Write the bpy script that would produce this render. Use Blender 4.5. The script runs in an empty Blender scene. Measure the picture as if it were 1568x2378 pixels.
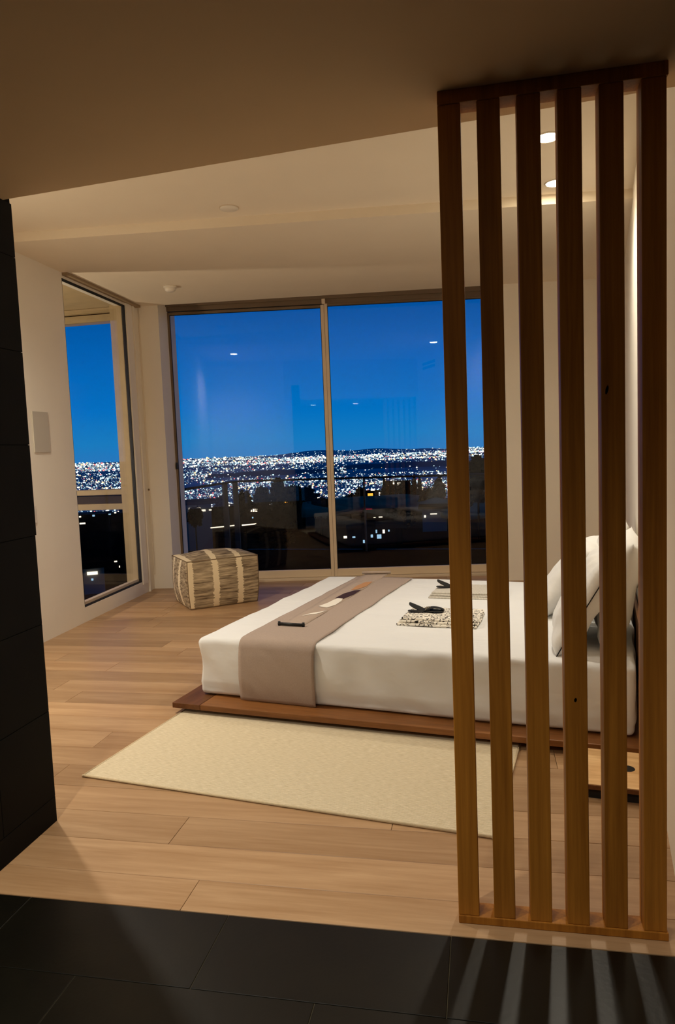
import bpy, bmesh, math, random
from mathutils import Vector, Matrix, noise
R_ = math.radians
random.seed(7)
scene = bpy.context.scene
col = scene.collection

# ------------------------------------------------------------------ camera
cam_d = bpy.data.cameras.new('camera'); cam = bpy.data.objects.new('camera', cam_d); col.objects.link(cam)
F_PX, PITCH, ROLL, YAW = 1660.6, 0.085575, -0.040054, 0.198571
def _cam():
    cp, sp, cy, sy = math.cos(PITCH), math.sin(PITCH), math.cos(YAW), math.sin(YAW)
    r = Vector((cy, sy, 0)); f0 = Vector((-sy, cy, 0)); u0 = Vector((0, 0, 1))
    f = f0*cp - u0*sp; u = u0*cp + f0*sp
    c, s = math.cos(ROLL), math.sin(ROLL)
    r2 = r*c + u*s; u2 = -r*s + u*c
    m = Matrix((r2, u2, -f)).transposed().to_4x4(); m.translation = (0, 0, 1.4)
    return m
cam.matrix_world = _cam()
cam_d.sensor_fit = 'VERTICAL'; cam_d.sensor_height = 36.0; cam_d.lens = F_PX/2378*36.0
cam_d.clip_start = 0.05; cam_d.clip_end = 120000
scene.camera = cam
# ------------------------------------------------------------------ sky
world = bpy.data.worlds.new('World'); scene.world = world; world.use_nodes = True
nt = world.node_tree; nt.nodes.clear()
wo = nt.nodes.new('ShaderNodeOutputWorld'); bg = nt.nodes.new('ShaderNodeBackground')
tc = nt.nodes.new('ShaderNodeTexCoord'); sx = nt.nodes.new('ShaderNodeSeparateXYZ'); rp = nt.nodes.new('ShaderNodeValToRGB')
nt.links.new(tc.outputs['Generated'], sx.inputs[0]); nt.links.new(sx.outputs['Z'], rp.inputs[0])
nt.links.new(rp.outputs[0], bg.inputs[0]); nt.links.new(bg.outputs[0], wo.inputs[0])
els = rp.color_ramp.elements
els[0].position = 0.0; els[0].color = (.018, .190, .52, 1)
els[1].position = 1.0; els[1].color = (.0, .028, .15, 1)
for p, c in ((.02, (.008, .200, .54)), (.06, (.0, .165, .54)), (.13, (.0, .122, .46)), (.22, (.0, .066, .31)), (.45, (.0, .042, .21))):
    e = els.new(p); e.color = (*c, 1)
bg.inputs[1].default_value = 1.0
# ------------------------------------------------------------------ exposure
vs = scene.view_settings
vs.view_transform = 'Standard'; vs.look = 'None'; vs.gamma = 1.0; vs.use_curve_mapping = False; vs.exposure = 0.0
scene.cycles.diffuse_bounces = 7; scene.cycles.max_bounces = 14; scene.cycles.transparent_max_bounces = 24
scene.cycles.sample_clamp_indirect = 6.0

# ------------------------------------------------------------------ materials
def s2l(c):
    return tuple(((v/255)/12.92 if v/255 <= .04045 else ((v/255+.055)/1.055)**2.4) for v in c)
def newmat(name):
    m = bpy.data.materials.new(name); m.use_nodes = True
    n = m.node_tree.nodes; n.clear()
    o = n.new('ShaderNodeOutputMaterial'); b = n.new('ShaderNodeBsdfPrincipled')
    m.node_tree.links.new(b.outputs[0], o.inputs[0])
    return m, n, m.node_tree.links, b, o
def mat(name, c, rough=.6, metal=0, noise_scale=0, amt=.08, bump=0, bscale=None, stretch=(1, 1, 1), spec=.5):
    m, n, l, b, o = newmat(name)
    lin = s2l(c); b.inputs['Roughness'].default_value = rough; b.inputs['Metallic'].default_value = metal
    b.inputs['Specular IOR Level'].default_value = spec
    b.inputs['Base Color'].default_value = (*lin, 1)
    if noise_scale:
        t = n.new('ShaderNodeTexCoord'); mp = n.new('ShaderNodeMapping'); mp.inputs['Scale'].default_value = stretch
        nz = n.new('ShaderNodeTexNoise'); nz.inputs['Scale'].default_value = noise_scale; nz.inputs['Detail'].default_value = 5
        l.new(t.outputs['Object'], mp.inputs[0]); l.new(mp.outputs[0], nz.inputs[0])
        r = n.new('ShaderNodeValToRGB')
        r.color_ramp.elements[0].position = .3; r.color_ramp.elements[1].position = .7
        r.color_ramp.elements[0].color = (*[v*(1-amt) for v in lin], 1); r.color_ramp.elements[1].color = (*[min(1, v*(1+amt)) for v in lin], 1)
        l.new(nz.outputs[0], r.inputs[0]); l.new(r.outputs[0], b.inputs['Base Color'])
        if bump:
            nb = nz
            if bscale:
                nb = n.new('ShaderNodeTexNoise'); nb.inputs['Scale'].default_value = bscale; l.new(mp.outputs[0], nb.inputs[0])
            bp = n.new('ShaderNodeBump'); bp.inputs['Strength'].default_value = bump; bp.inputs['Distance'].default_value = .01
            l.new(nb.outputs[0], bp.inputs['Height']); l.new(bp.outputs[0], b.inputs['Normal'])
    return m
def wood(name, c1, c2, rough=.45, axis='X', scale=9, rand=.0, knots=False, long=.06, bump=.05):
    """grain streaks along one local axis; per-object tint from Object Info random"""
    m, n, l, b, o = newmat(name)
    t = n.new('ShaderNodeTexCoord'); mp = n.new('ShaderNodeMapping'); oi = n.new('ShaderNodeObjectInfo')
    st = {'X': (long, 1, 1), 'Y': (1, long, 1), 'Z': (1, 1, long)}[axis]; mp.inputs['Scale'].default_value = st
    off = n.new('ShaderNodeVectorMath'); off.operation = 'SCALE'; cx = n.new('ShaderNodeCombineXYZ')
    for i in range(3): l.new(oi.outputs['Random'], cx.inputs[i])
    l.new(cx.outputs[0], off.inputs[0]); off.inputs['Scale'].default_value = 37.0
    ad = n.new('ShaderNodeVectorMath'); ad.operation = 'ADD'
    l.new(t.outputs['Object'], mp.inputs[0]); l.new(mp.outputs[0], ad.inputs[0]); l.new(off.outputs[0], ad.inputs[1])
    n1 = n.new('ShaderNodeTexNoise'); n1.inputs['Scale'].default_value = scale; n1.inputs['Detail'].default_value = 8; n1.inputs['Roughness'].default_value = .65; n1.inputs['Distortion'].default_value = .6
    n2 = n.new('ShaderNodeTexNoise'); n2.inputs['Scale'].default_value = scale*9; n2.inputs['Detail'].default_value = 3
    l.new(ad.outputs[0], n1.inputs[0]); l.new(ad.outputs[0], n2.inputs[0])
    mx = n.new('ShaderNodeMath'); mx.operation = 'MULTIPLY_ADD'; mx.inputs[1].default_value = .35
    l.new(n2.outputs[0], mx.inputs[0]); l.new(n1.outputs[0], mx.inputs[2])
    r = n.new('ShaderNodeValToRGB'); r.color_ramp.elements[0].position = .42; r.color_ramp.elements[1].position = .92
    r.color_ramp.elements[0].color = (*s2l(c2), 1); r.color_ramp.elements[1].color = (*s2l(c1), 1)
    l.new(mx.outputs[0], r.inputs[0])
    last = r.outputs[0]
    if rand:
        mr = n.new('ShaderNodeMapRange'); mr.inputs[3].default_value = 1-rand; mr.inputs[4].default_value = 1+rand*.45
        l.new(oi.outputs['Random'], mr.inputs[0])
        hs = n.new('ShaderNodeHueSaturation'); l.new(mr.outputs[0], hs.inputs['Value']); l.new(last, hs.inputs['Color']); last = hs.outputs[0]
    l.new(last, b.inputs['Base Color']); b.inputs['Roughness'].default_value = rough; b.inputs['Specular IOR Level'].default_value = .3
    bp = n.new('ShaderNodeBump'); bp.inputs['Strength'].default_value = bump; bp.inputs['Distance'].default_value = .004
    l.new(mx.outputs[0], bp.inputs['Height']); l.new(bp.outputs[0], b.inputs['Normal'])
    return m
def emit(name, c, s, sample=True):
    m = bpy.data.materials.new(name); m.use_nodes = True
    n = m.node_tree.nodes; n.clear()
    o = n.new('ShaderNodeOutputMaterial'); e = n.new('ShaderNodeEmission')
    e.inputs[0].default_value = (*s2l(c), 1); e.inputs[1].default_value = s
    m.node_tree.links.new(e.outputs[0], o.inputs[0])
    if not sample: m.cycles.emission_sampling = 'NONE'
    return m
def glassmat(name, ior=1.5, tint=(1, 1, 1)):
    m = bpy.data.materials.new(name); m.use_nodes = True
    n = m.node_tree.nodes; n.clear(); l = m.node_tree.links
    o = n.new('ShaderNodeOutputMaterial'); tr = n.new('ShaderNodeBsdfTransparent'); gl = n.new('ShaderNodeBsdfGlossy')
    gl.inputs['Roughness'].default_value = .0; tr.inputs[0].default_value = (*tint, 1)
    fr = n.new('ShaderNodeFresnel'); mx = n.new('ShaderNodeMixShader')
    ge = n.new('ShaderNodeNewGeometry'); mr = n.new('ShaderNodeMapRange'); mr.inputs[3].default_value = ior; mr.inputs[4].default_value = 1/ior   # same reflectance on both faces of the pane
    l.new(ge.outputs['Backfacing'], mr.inputs[0]); l.new(mr.outputs[0], fr.inputs[0])
    l.new(fr.outputs[0], mx.inputs[0]); l.new(tr.outputs[0], mx.inputs[1]); l.new(gl.outputs[0], mx.inputs[2]); l.new(mx.outputs[0], o.inputs[0])
    return m
M = {}
M['paint'] = mat('wall_paint', (236, 228, 213), .8, noise_scale=3, amt=.015, bump=.02, bscale=220)
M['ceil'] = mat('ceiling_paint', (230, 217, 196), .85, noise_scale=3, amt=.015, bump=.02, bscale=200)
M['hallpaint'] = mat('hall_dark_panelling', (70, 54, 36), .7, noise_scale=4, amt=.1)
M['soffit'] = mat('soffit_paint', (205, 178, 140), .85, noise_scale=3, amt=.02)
M['plank'] = wood('oak_plank', (194, 159, 121), (152, 114, 76), rough=.40, axis='X', scale=7, rand=.20, long=.07, bump=.03)
M['subfloor'] = mat('subfloor', (70, 50, 34), .9)
M['tile'] = mat('black_slate', (14, 12, 6), .36, noise_scale=6, amt=.25, bump=.03, bscale=60, spec=.30)
M['grout'] = mat('tile_grout', (74, 66, 46), .9)
M['darkwall'] = mat('black_stone', (9, 7, 5), .7, noise_scale=8, amt=.3, spec=.12)
M['darkgrout'] = mat('dark_grout', (16, 13, 9), .9, spec=.1)
M['slat'] = wood('slat_oak', (192, 126, 44), (136, 82, 22), rough=.55, axis='Z', scale=16, rand=.10, long=.035, bump=.10)
M['bedwood'] = wood('acacia', (158, 104, 56), (96, 58, 28), rough=.38, axis='X', scale=8, rand=.06, long=.08)
M['bedwood_dark'] = wood('dark_acacia', (118, 74, 40), (70, 40, 18), rough=.4, axis='Y', scale=8, long=.08)
M['drawer'] = wood('pale_acacia', (244, 206, 150), (200, 150, 96), rough=.4, axis='X', scale=8, long=.15)
M['void'] = mat('shade_and_knot_black', (14, 10, 7), .9)  # near-black; puts the shade under boards and in the hole into colour
M['frame'] = mat('champagne_aluminium', (214, 194, 164), .5, noise_scale=4, amt=.02)
M['frame_dark'] = mat('bronze_and_shaded_aluminium', (112, 92, 68), .5)  # shade of the window's head pocket put into a darker frame colour
M['trackm'] = mat('blind_track', (150, 128, 98), .6)
M['gasket'] = mat('black_gasket', (10, 10, 10), .6)
M['glass'] = glassmat('window_glass', 1.34)
M['plate'] = mat('plate_plastic', (196, 188, 170), .55)
M['white_plastic'] = mat('white_plastic', (230, 222, 208), .45)
M['exterior'] = mat('exterior_render', (196, 172, 128), .85, noise_scale=10, amt=.06, bump=.1, bscale=90)
M['ext_dark'] = mat('exterior_recess_shade', (70, 56, 38), .8)  # shade of the recess between the rails put into the colour
M['black_metal'] = mat('black_metal', (8, 8, 9), .5)
M['sheet'] = mat('white_sheet', (230, 231, 232), .85, noise_scale=5, amt=.01, bump=.42, bscale=8, stretch=(1, 2.2, 1.6))
M['pillow'] = mat('white_pillowcase', (234, 233, 230), .85, noise_scale=5, amt=.01, bump=.40, bscale=9, stretch=(1, 2.0, 1))
M['piping'] = mat('black_piping', (20, 17, 14), .8)
M['runner'] = mat('mauve_linen', (170, 152, 140), .9, noise_scale=160, amt=.05, bump=.05)
M['scroll'] = mat('scroll_silk', (176, 157, 142), .8, noise_scale=60, amt=.04)
M['lens_hall'] = emit('hall_downlight_lens', (255, 238, 205), 60)
M['lens'] = emit('downlight_lens', (255, 238, 205), 130)

# ------------------------------------------------------------------ mesh helpers
def link(name, me, m=None, parent=None, loc=None, rotz=None):
    o = bpy.data.objects.new(name, me); col.objects.link(o)
    if m is not None and me is not None and not me.materials:
        for mm in (m if isinstance(m, (list, tuple)) else [m]): me.materials.append(mm)
    if parent: o.parent = parent
    if loc is not None: o.location = loc
    if rotz is not None: o.rotation_euler = (0, 0, rotz)
    return o
def empty(name, loc=(0, 0, 0), rotz=0):
    o = bpy.data.objects.new(name, None); col.objects.link(o); o.location = loc; o.rotation_euler = (0, 0, rotz); o.empty_display_size = .1
    return o
def tag(o, label, cat=None, group=None, kind=None):
    o['label'] = label
    if cat: o['category'] = cat
    if group: o['group'] = group
    if kind: o['kind'] = kind
    return o
def to_mesh(bm, name, smooth=False):
    me = bpy.data.meshes.new(name); bmesh.ops.recalc_face_normals(bm, faces=bm.faces[:]); bm.to_mesh(me); bm.free()
    if smooth:
        for p in me.polygons: p.use_smooth = True
    return me
def add_box(bm, x0, x1, y0, y1, z0, z1):
    v = [bm.verts.new((x, y, z)) for z in (z0, z1) for x, y in ((x0, y0), (x1, y0), (x1, y1), (x0, y1))]
    for f in ((3, 2, 1, 0), (4, 5, 6, 7), (0, 1, 5, 4), (1, 2, 6, 5), (2, 3, 7, 6), (3, 0, 4, 7)): bm.faces.new([v[i] for i in f])
def box_mesh(x0, x1, y0, y1, z0, z1, bevel=0, seg=2):
    bm = bmesh.new(); add_box(bm, x0, x1, y0, y1, z0, z1)
    if bevel: bmesh.ops.bevel(bm, geom=bm.edges[:], offset=bevel, segments=seg, profile=.5, affect='EDGES')
    return to_mesh(bm, 'box')
def boxes_mesh(lst):
    bm = bmesh.new()
    for b in lst: add_box(bm, *b)
    return to_mesh(bm, 'boxes')
def prism_mesh(poly, z0, z1):
    bm = bmesh.new(); n = len(poly)
    a = [bm.verts.new((p[0], p[1], z0)) for p in poly]; b = [bm.verts.new((p[0], p[1], z1)) for p in poly]
    bm.faces.new(a[::-1]); bm.faces.new(b)
    for i in range(n): bm.faces.new((a[i], a[(i+1) % n], b[(i+1) % n], b[i]))
    return to_mesh(bm, 'prism')
def prism_xz(poly, y0, y1):
    bm = bmesh.new(); n = len(poly)
    a = [bm.verts.new((p[0], y0, p[1])) for p in poly]; b = [bm.verts.new((p[0], y1, p[1])) for p in poly]
    bm.faces.new(a); bm.faces.new(b[::-1])
    for i in range(n): bm.faces.new((a[i], b[i], b[(i+1) % n], a[(i+1) % n]))
    return to_mesh(bm, 'prism')
def tube_mesh(pts, r, seg=8, closed=False):
    bm = bmesh.new(); pts = [Vector(p) for p in pts]; rings = []; n = len(pts)
    for i, p in enumerate(pts):
        a = pts[(i-1) % n] if (closed or i) else p; b = pts[(i+1) % n] if (closed or i < n-1) else p
        t = (b-a).normalized(); ref = Vector((0, 0, 1)) if abs(t.z) < .9 else Vector((1, 0, 0))
        u = t.cross(ref).normalized(); v = t.cross(u)
        rr = r[i] if isinstance(r, (list, tuple)) else r
        rings.append([bm.verts.new(p + (u*math.cos(2*math.pi*k/seg) + v*math.sin(2*math.pi*k/seg))*rr) for k in range(seg)])
    m_ = n if closed else n-1
    for i in range(m_):
        A, B = rings[i], rings[(i+1) % n]
        for k in range(seg): bm.faces.new((A[k], A[(k+1) % seg], B[(k+1) % seg], B[k]))
    if not closed: bm.faces.new(rings[0][::-1]); bm.faces.new(rings[-1])
    return to_mesh(bm, 'tube', True)
def lathe_mesh(prof, seg=32, cap=True, smooth=True):
    bm = bmesh.new(); rings = []
    for r, z in prof: rings.append([bm.verts.new((r*math.cos(2*math.pi*k/seg), r*math.sin(2*math.pi*k/seg), z)) for k in range(seg)])
    for A, B in zip(rings, rings[1:]):
        for k in range(seg): bm.faces.new((A[k], A[(k+1) % seg], B[(k+1) % seg], B[k]))
    if cap: bm.faces.new(rings[0][::-1]); bm.faces.new(rings[-1])
    return to_mesh(bm, 'lathe', smooth)
def rounded(h, r, n=(24, 20, 8), fn=None, name='cushion'):
    """rounded box: cube faces gridded (dense by the edges), mapped to radius r, then displaced by fn(p, nrm)"""
    bm = bmesh.new()
    def coords(hh, k):
        inner = [-(hh-r) + 2*(hh-r)*i/k for i in range(k+1)]
        e = [r*(1-math.cos(a)) for a in (0, .35, .7, 1.05, 1.3)]
        lo = [-hh + x*0 + r*(i/5) for i, x in enumerate(e)]
        return lo + inner + [-x for x in lo[::-1]]
    cs = [coords(h[i], n[i]) for i in range(3)]
    H = Vector(h)
    def mp(p):
        q = Vector([max(-(h[i]-r), min(h[i]-r, p[i])) for i in range(3)])
        d = p-q
        if d.length < 1e-9: return q
        m_ = max(abs(c) for c in d) or 1
        return q + d.normalized()*r
    for ax in range(3):
        a1, a2 = [(1, 2), (2, 0), (0, 1)][ax]
        for sgn in (-1, 1):
            g = []
            for u in cs[a1]:
                row = []
                for v in cs[a2]:
                    p = Vector((0, 0, 0)); p[ax] = sgn*h[ax]; p[a1] = u; p[a2] = v
                    row.append(bm.verts.new(mp(p)))
                g.append(row)
            for i in range(len(g)-1):
                for j in range(len(g[0])-1):
                    f = (g[i][j], g[i+1][j], g[i+1][j+1], g[i][j+1])
                    bm.faces.new(f if sgn > 0 else f[::-1])
    bmesh.ops.remove_doubles(bm, verts=bm.verts[:], dist=1e-5)
    bm.normal_update()
    if fn:
        new = [fn(v.co.copy(), v.normal.copy()) for v in bm.verts]
        for v, c in zip(bm.verts, new): v.co = c
    return to_mesh(bm, name, True)
def bar(name, parent, m, *b, bevel=0):
    return link(name, box_mesh(*b, bevel=bevel), m, parent)

# ================================================================== ROOM SHELL
D6 = R_(6)
def wall_line_x(y): return -3.368 - .0411*(y-4.916)          # inner face of the left wall
def right_x(y): return .53 + .157*(y-2.0)                     # inner face of the right wall
# ---- floor: oak planks
floor = link('floor', prism_mesh([(-3.55, 1.957), (.9, 1.957), (1.7, 8.0), (-3.75, 7.9)], -.12, -.009), M['subfloor'])
tag(floor, 'pale oak plank floor of the bedroom', kind='structure')
fixed_butts = {0: [-.943], 1: [-2.6, .55], 2: [-2.75, -1.142], 3: [-.35], 6: [-1.89, .3], 7: [-1.2], 12: [-2.475], 14: [-2.136], 15: [-2.345]}
rows = []
y = 1.959; nxt = 2.117; k = 0
while y < 7.6:
    rows.append((y, min(nxt, 7.78), k)); y = nxt; nxt += .194; k += 1
rnd = random.Random(11)
for (y0, y1, k) in rows:
    xl, xr = wall_line_x(y0)-.03, right_x(y1)+.03
    cuts = fixed_butts.get(k)
    if cuts is None:
        cuts = []; x = xl + rnd.uniform(.3, 1.7)
        while x < xr-.3: cuts.append(x); x += rnd.uniform(1.1, 2.1)
    xs = [xl] + [c for c in cuts if xl+.15 < c < xr-.15] + [xr]
    for a, b in zip(xs, xs[1:]):
        L, Wd = (b-a)/2-.0008, (y1-y0)/2-.0009
        link('plank', box_mesh(-L, L, -Wd, Wd, -.0045, .0045, bevel=.0009, seg=1), M['plank'], floor, ((a+b)/2, (y0+y1)/2, -.0045 + rnd.uniform(-.0003, .0003)))
# ---- hall floor: black slate tiles
hall = link('floor_hall', prism_mesh([(-1.9, 1.957), (.9, 1.957), (.9, -3.1), (-1.9, -3.1)], -.12, -.003), M['grout'])
tag(hall, 'black slate tiled hall floor in front of the bedroom', kind='structure')
tw, td = .672, .3015
tile_me = box_mesh(-tw/2+.0012, tw/2-.0012, -td/2+.0012, td/2-.0012, -.006, 0, bevel=.0008, seg=1)
for r in range(16):
    yc = 1.957 - td*(r+.5)
    off = -1.455 if r % 2 == 0 else -1.116
    for c in range(-1, 4):
        xc = off + tw*(c+.5)
        if xc+tw/2 < -1.70 or xc-tw/2 > .86: continue
        x0, x1 = max(xc-tw/2, -1.72), min(xc+tw/2, .86)
        if x1-x0 < tw-.01:
            me = box_mesh((x0-xc)+.0012, (x1-xc)-.0012, -td/2+.0012, td/2-.0012, -.006, 0, bevel=.0008, seg=1)
        else: me = tile_me
        link('floor_tile', me, M['tile'], hall, (xc, yc, 0))
# ---- left wall with the tall window opening (local: x = along the wall, y = outwards)
LWA = math.atan2(1, -.0411)
def lwall(name, kind=True):
    return empty(name, (-3.368, 4.916, 0), LWA)
def lw_t(y): return (y-4.916)*math.sqrt(1+.0411**2)
tA, tB, tE, tS = lw_t(5.572), lw_t(6.762), lw_t(7.13), lw_t(2.2)
wl = link('wall_left', boxes_mesh([(tS, tA, 0, .11, -.1, 3.12), (tB, tE, 0, .11, -.1, 3.12), (tA, tB, 0, .11, -.1, .128), (tA, tB, 0, .11, 2.932, 3.12)]), M['paint'], None, (-3.368, 4.916, 0), LWA)
tag(wl, 'off-white left bedroom wall with a tall window cut in it', kind='structure')
w2 = lwall('window_2'); tag(w2, 'tall narrow window in the left wall with a black edge line', kind='structure')
for b in ((tA, tB, .004, .035, .128, .140), (tA, tB, .004, .035, 2.920, 2.932), (tA, tA+.012, .004, .035, .14, 2.92), (tB-.014, tB, .004, .035, .14, 2.92)):
    bar('gasket', w2, M['gasket'], *b)
bar('glass_pane', w2, M['glass'], tA+.012, tB-.014, .014, .026, .140, 2.920)
bar('bottom_frame', w2, M['frame'], tA+.012, tB-.014, .03, .075, .140, .165)
bar('side_frame', w2, M['exterior'], tB-.016, tB-.002, .036, .16, .12, 2.94)
# casing next to the window and its dark head track
tr1 = link('trim_1', boxes_mesh([(tB+.004, tB+.122, -.012, 0, .10, 2.965), (tB+.150, tB+.168, -.018, 0, .0, 2.975)]), M['paint'], None, (-3.368, 4.916, 0), LWA)
tag(tr1, 'narrow vertical casing beside the tall left window', kind='structure')
tr2 = link('trim_2', boxes_mesh([(tA+.01, tB+.26, -.05, 0, 2.953, 2.9755)]), M['trackm'], None, (-3.368, 4.916, 0), LWA)
tag(tr2, 'brown blind track along the head of the left window', kind='structure')
# ---- window wall (local x along the wall at 6 degrees, y = outwards, origin in the room corner)
WO = (-3.456, 7.058, 0)
RS, RE = .217, 3.70       # recess start and end along the wall
ww = link('wall_back', boxes_mesh([(-.12, RS, 0, .55, -.1, 3.12), (RE, 5.4, 0, .55, -.1, 3.12), (RS, RE, .0, .55, 3.062, 3.12)]), M['paint'], None, WO, D6)
tag(ww, 'off-white wall around the wide sliding window', kind='structure')
D8 = R_(8.3)                # the sliding frame sits slightly skewed in its recess
_g = Matrix.Rotation(D6, 3, 'Z') @ Vector((1.507, .342, 0)) + Vector(WO) - Matrix.Rotation(D8, 3, 'Z') @ Vector((1.507, .342, 0))
w1 = empty('window_1', _g, D8); tag(w1, 'wide two-panel sliding window looking over the city', kind='structure')
GY = .342
bar('frame_head', w1, M['frame_dark'], RS, RE, GY-.055, GY+.09, 3.005, 3.062)  # dark finish carries the shade of the head pocket
bar('frame_head', w1, M['frame_dark'], RS, RE, GY-.02, GY+.09, 2.962, 3.005)
bar('frame_jamb', w1, M['frame'], RS-.06, RS-.012+.0, GY-.05, GY+.09, .0, 3.005)
bar('frame_jamb', w1, M['frame'], RE-.03, RE, GY-.05, GY+.09, .0, 3.005)
bar('frame_sill', w1, M['frame'], RS-.06, RE, GY-.07, GY+.09, -.01, .022, bevel=.003)
def sash(x0, x1, yo, zt):
    bar('stile', w1, M['frame_dark'] if x0 < 1 else M['frame'], x0, x0+.034, GY+yo, GY+yo+.04, .024, zt+.028, bevel=.003)
    bar('stile', w1, M['frame'], x1-.036, x1, GY+yo, GY+yo+.04, .024, zt+.028, bevel=.003)
    bar('bottom_rail', w1, M['frame'], x0+.034, x1-.036, GY+yo, GY+yo+.04, .024, .106, bevel=.003)
    bar('top_rail', w1, M['frame_dark'], x0+.034, x1-.036, GY+yo, GY+yo+.04, zt, zt+.028, bevel=.003)
    bar('glass_pane', w1, M['glass'], x0+.034, x1-.036, GY+yo+.012, GY+yo+.030, .106, zt)
    for b in ((x0+.034, x0+.040), (x1-.042, x1-.036)):
        bar('gasket', w1, M['gasket'], b[0], b[1], GY+yo+.004, GY+yo+.011, .106, zt)
    bar('gasket', w1, M['gasket'], x0+.04, x1-.042, GY+yo+.004, GY+yo+.011, zt-.008, zt)
sash(RS-.012, 1.912, 0, 2.926)
sash(1.914, RE-.03, .0, 2.940)
bar('top_bracket', w1, M['frame'], 1.893, 1.931, GY-.05, GY-.005, 2.955, 3.02, bevel=.006)
bar('latch', w1, M['black_metal'], RS+.008, RS+.022, GY-.03, GY, 1.27, 1.34, bevel=.003)
# ---- right wall, return into the hall, hall shell
def quadwall(name, p, q, z0, z1, thick, m, label):
    d = Vector((q[0]-p[0], q[1]-p[1])); n = Vector((d.y, -d.x)).normalized()*thick
    o = link(name, prism_mesh([p, q, (q[0]+n.x, q[1]+n.y), (p[0]+n.x, p[1]+n.y)], z0, z1), m)
    return tag(o, label, kind='structure')
quadwall('wall_right', (right_x(1.9), 1.9), (right_x(7.98), 7.98), -.1, 3.12, -.12 if False else .12, M['paint'], 'off-white right wall behind the head of the bed')
quadwall('wall_hall_right', (.80, -3.1), (.80, 1.9), -.1, 2.5, .1, M['hallpaint'], 'plain right wall of the dark hall')
quadwall('wall_hall_back', (-1.9, -3.1), (.9, -3.1), -.1, 2.5, .1, M['hallpaint'], 'plain end wall of the hall behind the camera')
tag(link('wall_hall_return', prism_mesh([(.60, 1.88), (.92, 1.88), (.92, 1.98), (.60, 1.98)], -.1, 2.5), M['paint']), 'short return wall where the hall meets the bedroom', kind='structure')
# black stone wall on the left of the hall, with its tiles
dw = link('wall_hall_left', prism_mesh([(-1.660, -3.1), (-1.660, 2.4185), (-1.80, 2.4185), (-1.80, -3.1)], -.1, 2.60), M['darkgrout'])
tag(dw, 'black stone-tiled wall end at the left edge of the hall', kind='structure')
st_h, st_l = .3415, .62
zrows = [-.24 + st_h*i for i in range(9)]
for i, z0 in enumerate(zrows):
    z1 = z0+st_h; a = max(z0, .0); b = min(z1, 2.343)
    if b-a < .02: continue
    y1 = 2.415; first = True
    while y1 > -1.0:
        ln = st_l if not (first and i % 2) else st_l*.5
        pr_ = .006 if a > 1.05 else .004
        link('wall_tile', box_mesh(-1.659, -1.659+pr_, y1-ln+.001, y1-.001+(.004 if (first and a > 1.05) else 0), a+.001, b-.001, bevel=.0008, seg=1), M['darkwall'], dw)
        y1 -= ln; first = False
# wall behind the black slab closing the bedroom on the camera side
quadwall('wall_front', (-1.80, 2.30), (-3.40, 2.42), -.1, 3.12, -.12, M['paint'], 'off-white wall closing the bedroom on the near side')
# ---- ceilings
ch = link('ceiling', prism_mesh([(-3.6, 2.0), (1.0, 2.0), (1.75, 5.6), (-3.6, 5.2)], 3.04, 3.16), M['ceil'])
tag(ch, 'off-white bedroom ceiling, higher part with recessed lights', kind='structure')
def stepy(x): return 4.873 + .1051*(x+1.766)
def wally(x): return 7.058 + .1051*(x+3.456)
cl = link('ceiling_low', prism_mesh([(-3.6, stepy(-3.6)), (1.8, stepy(1.8)), (1.8, wally(1.8)+.01), (-3.6, wally(-3.6)+.01)], 2.976, 3.05), M['ceil'])
tag(cl, 'slightly dropped ceiling strip before the sliding window', kind='structure')
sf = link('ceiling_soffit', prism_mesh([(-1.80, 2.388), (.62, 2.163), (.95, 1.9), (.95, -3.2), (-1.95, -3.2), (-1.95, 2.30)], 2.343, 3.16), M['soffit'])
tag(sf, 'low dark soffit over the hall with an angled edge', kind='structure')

# ================================================================== SLAT SCREEN
scr = empty('slat_screen', (.197, 2.05, 0))
tag(scr, 'oak room divider of six upright slats on a floor rail', 'room divider')
SY0, SY1 = 2.02-2.05, 2.082-2.05
for i in range(6):
    x0 = -.0905 + .1028*i - .197
    link('slat', box_mesh(-.0302, .0302, SY0, SY1, -1.142, 1.142, bevel=.0022), M['slat'], scr, (x0+.0302, 0, .024+1.142))
link('bottom_rail', box_mesh(-.2875, .2905, SY0-.004, SY1+.004, .0005, .024, bevel=.002), M['slat'], scr)
link('top_rail', box_mesh(-.2875, .2905, SY0-.004, SY1+.004, 2.308, 2.343, bevel=.002), M['slat'], scr)

for ks, (kx, kz, kh) in enumerate(((.335, 1.532, .012), (.246, .684, .006))):
    k_ = link('knot', lathe_mesh([(.0001, 0), (1, 0), (1, .12)], 16, cap=False, smooth=False), M['void'], scr, (kx-.197, SY0, kz)); k_.rotation_euler = (R_(90), R_(12), 0); k_.scale = (.0035, kh, .003)
# ================================================================== DOWNLIGHTS
def downlight(x, y, power, label, col_=(1, .94, .81), spot=150, z=3.04, group='recessed ceiling downlights'):
    e = empty('downlight', (x, y, z)); tag(e, label, 'downlight', group)
    link('trim_ring', lathe_mesh([(.058, -.001), (.062, -.006), (.070, -.005), (.072, 0), (.058, 0)], 28, cap=False), M['white_plastic'], e)
    link('lens', lathe_mesh([(.0001, -.0062), (.040, -.0058), (.056, -.0048), (.058, -.002)], 28, cap=False), M['lens'] if z > 2.5 else M['lens_hall'], e)
    d = bpy.data.lights.new('downlight_beam', 'SPOT'); d.energy = power; d.color = col_; d.spot_size = R_(spot); d.spot_blend = 1.0; d.shadow_soft_size = .045
    o = bpy.data.objects.new('beam', d); col.objects.link(o); o.parent = e; o.location = (0, 0, -.02)
    return e
downlight(.40, 4.175, 52, 'larger bright downlight seen between the third and fourth slats', spot=112)
downlight(.515, 4.90, 74, 'smaller bright downlight beyond, near the ceiling step', spot=150)
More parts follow.
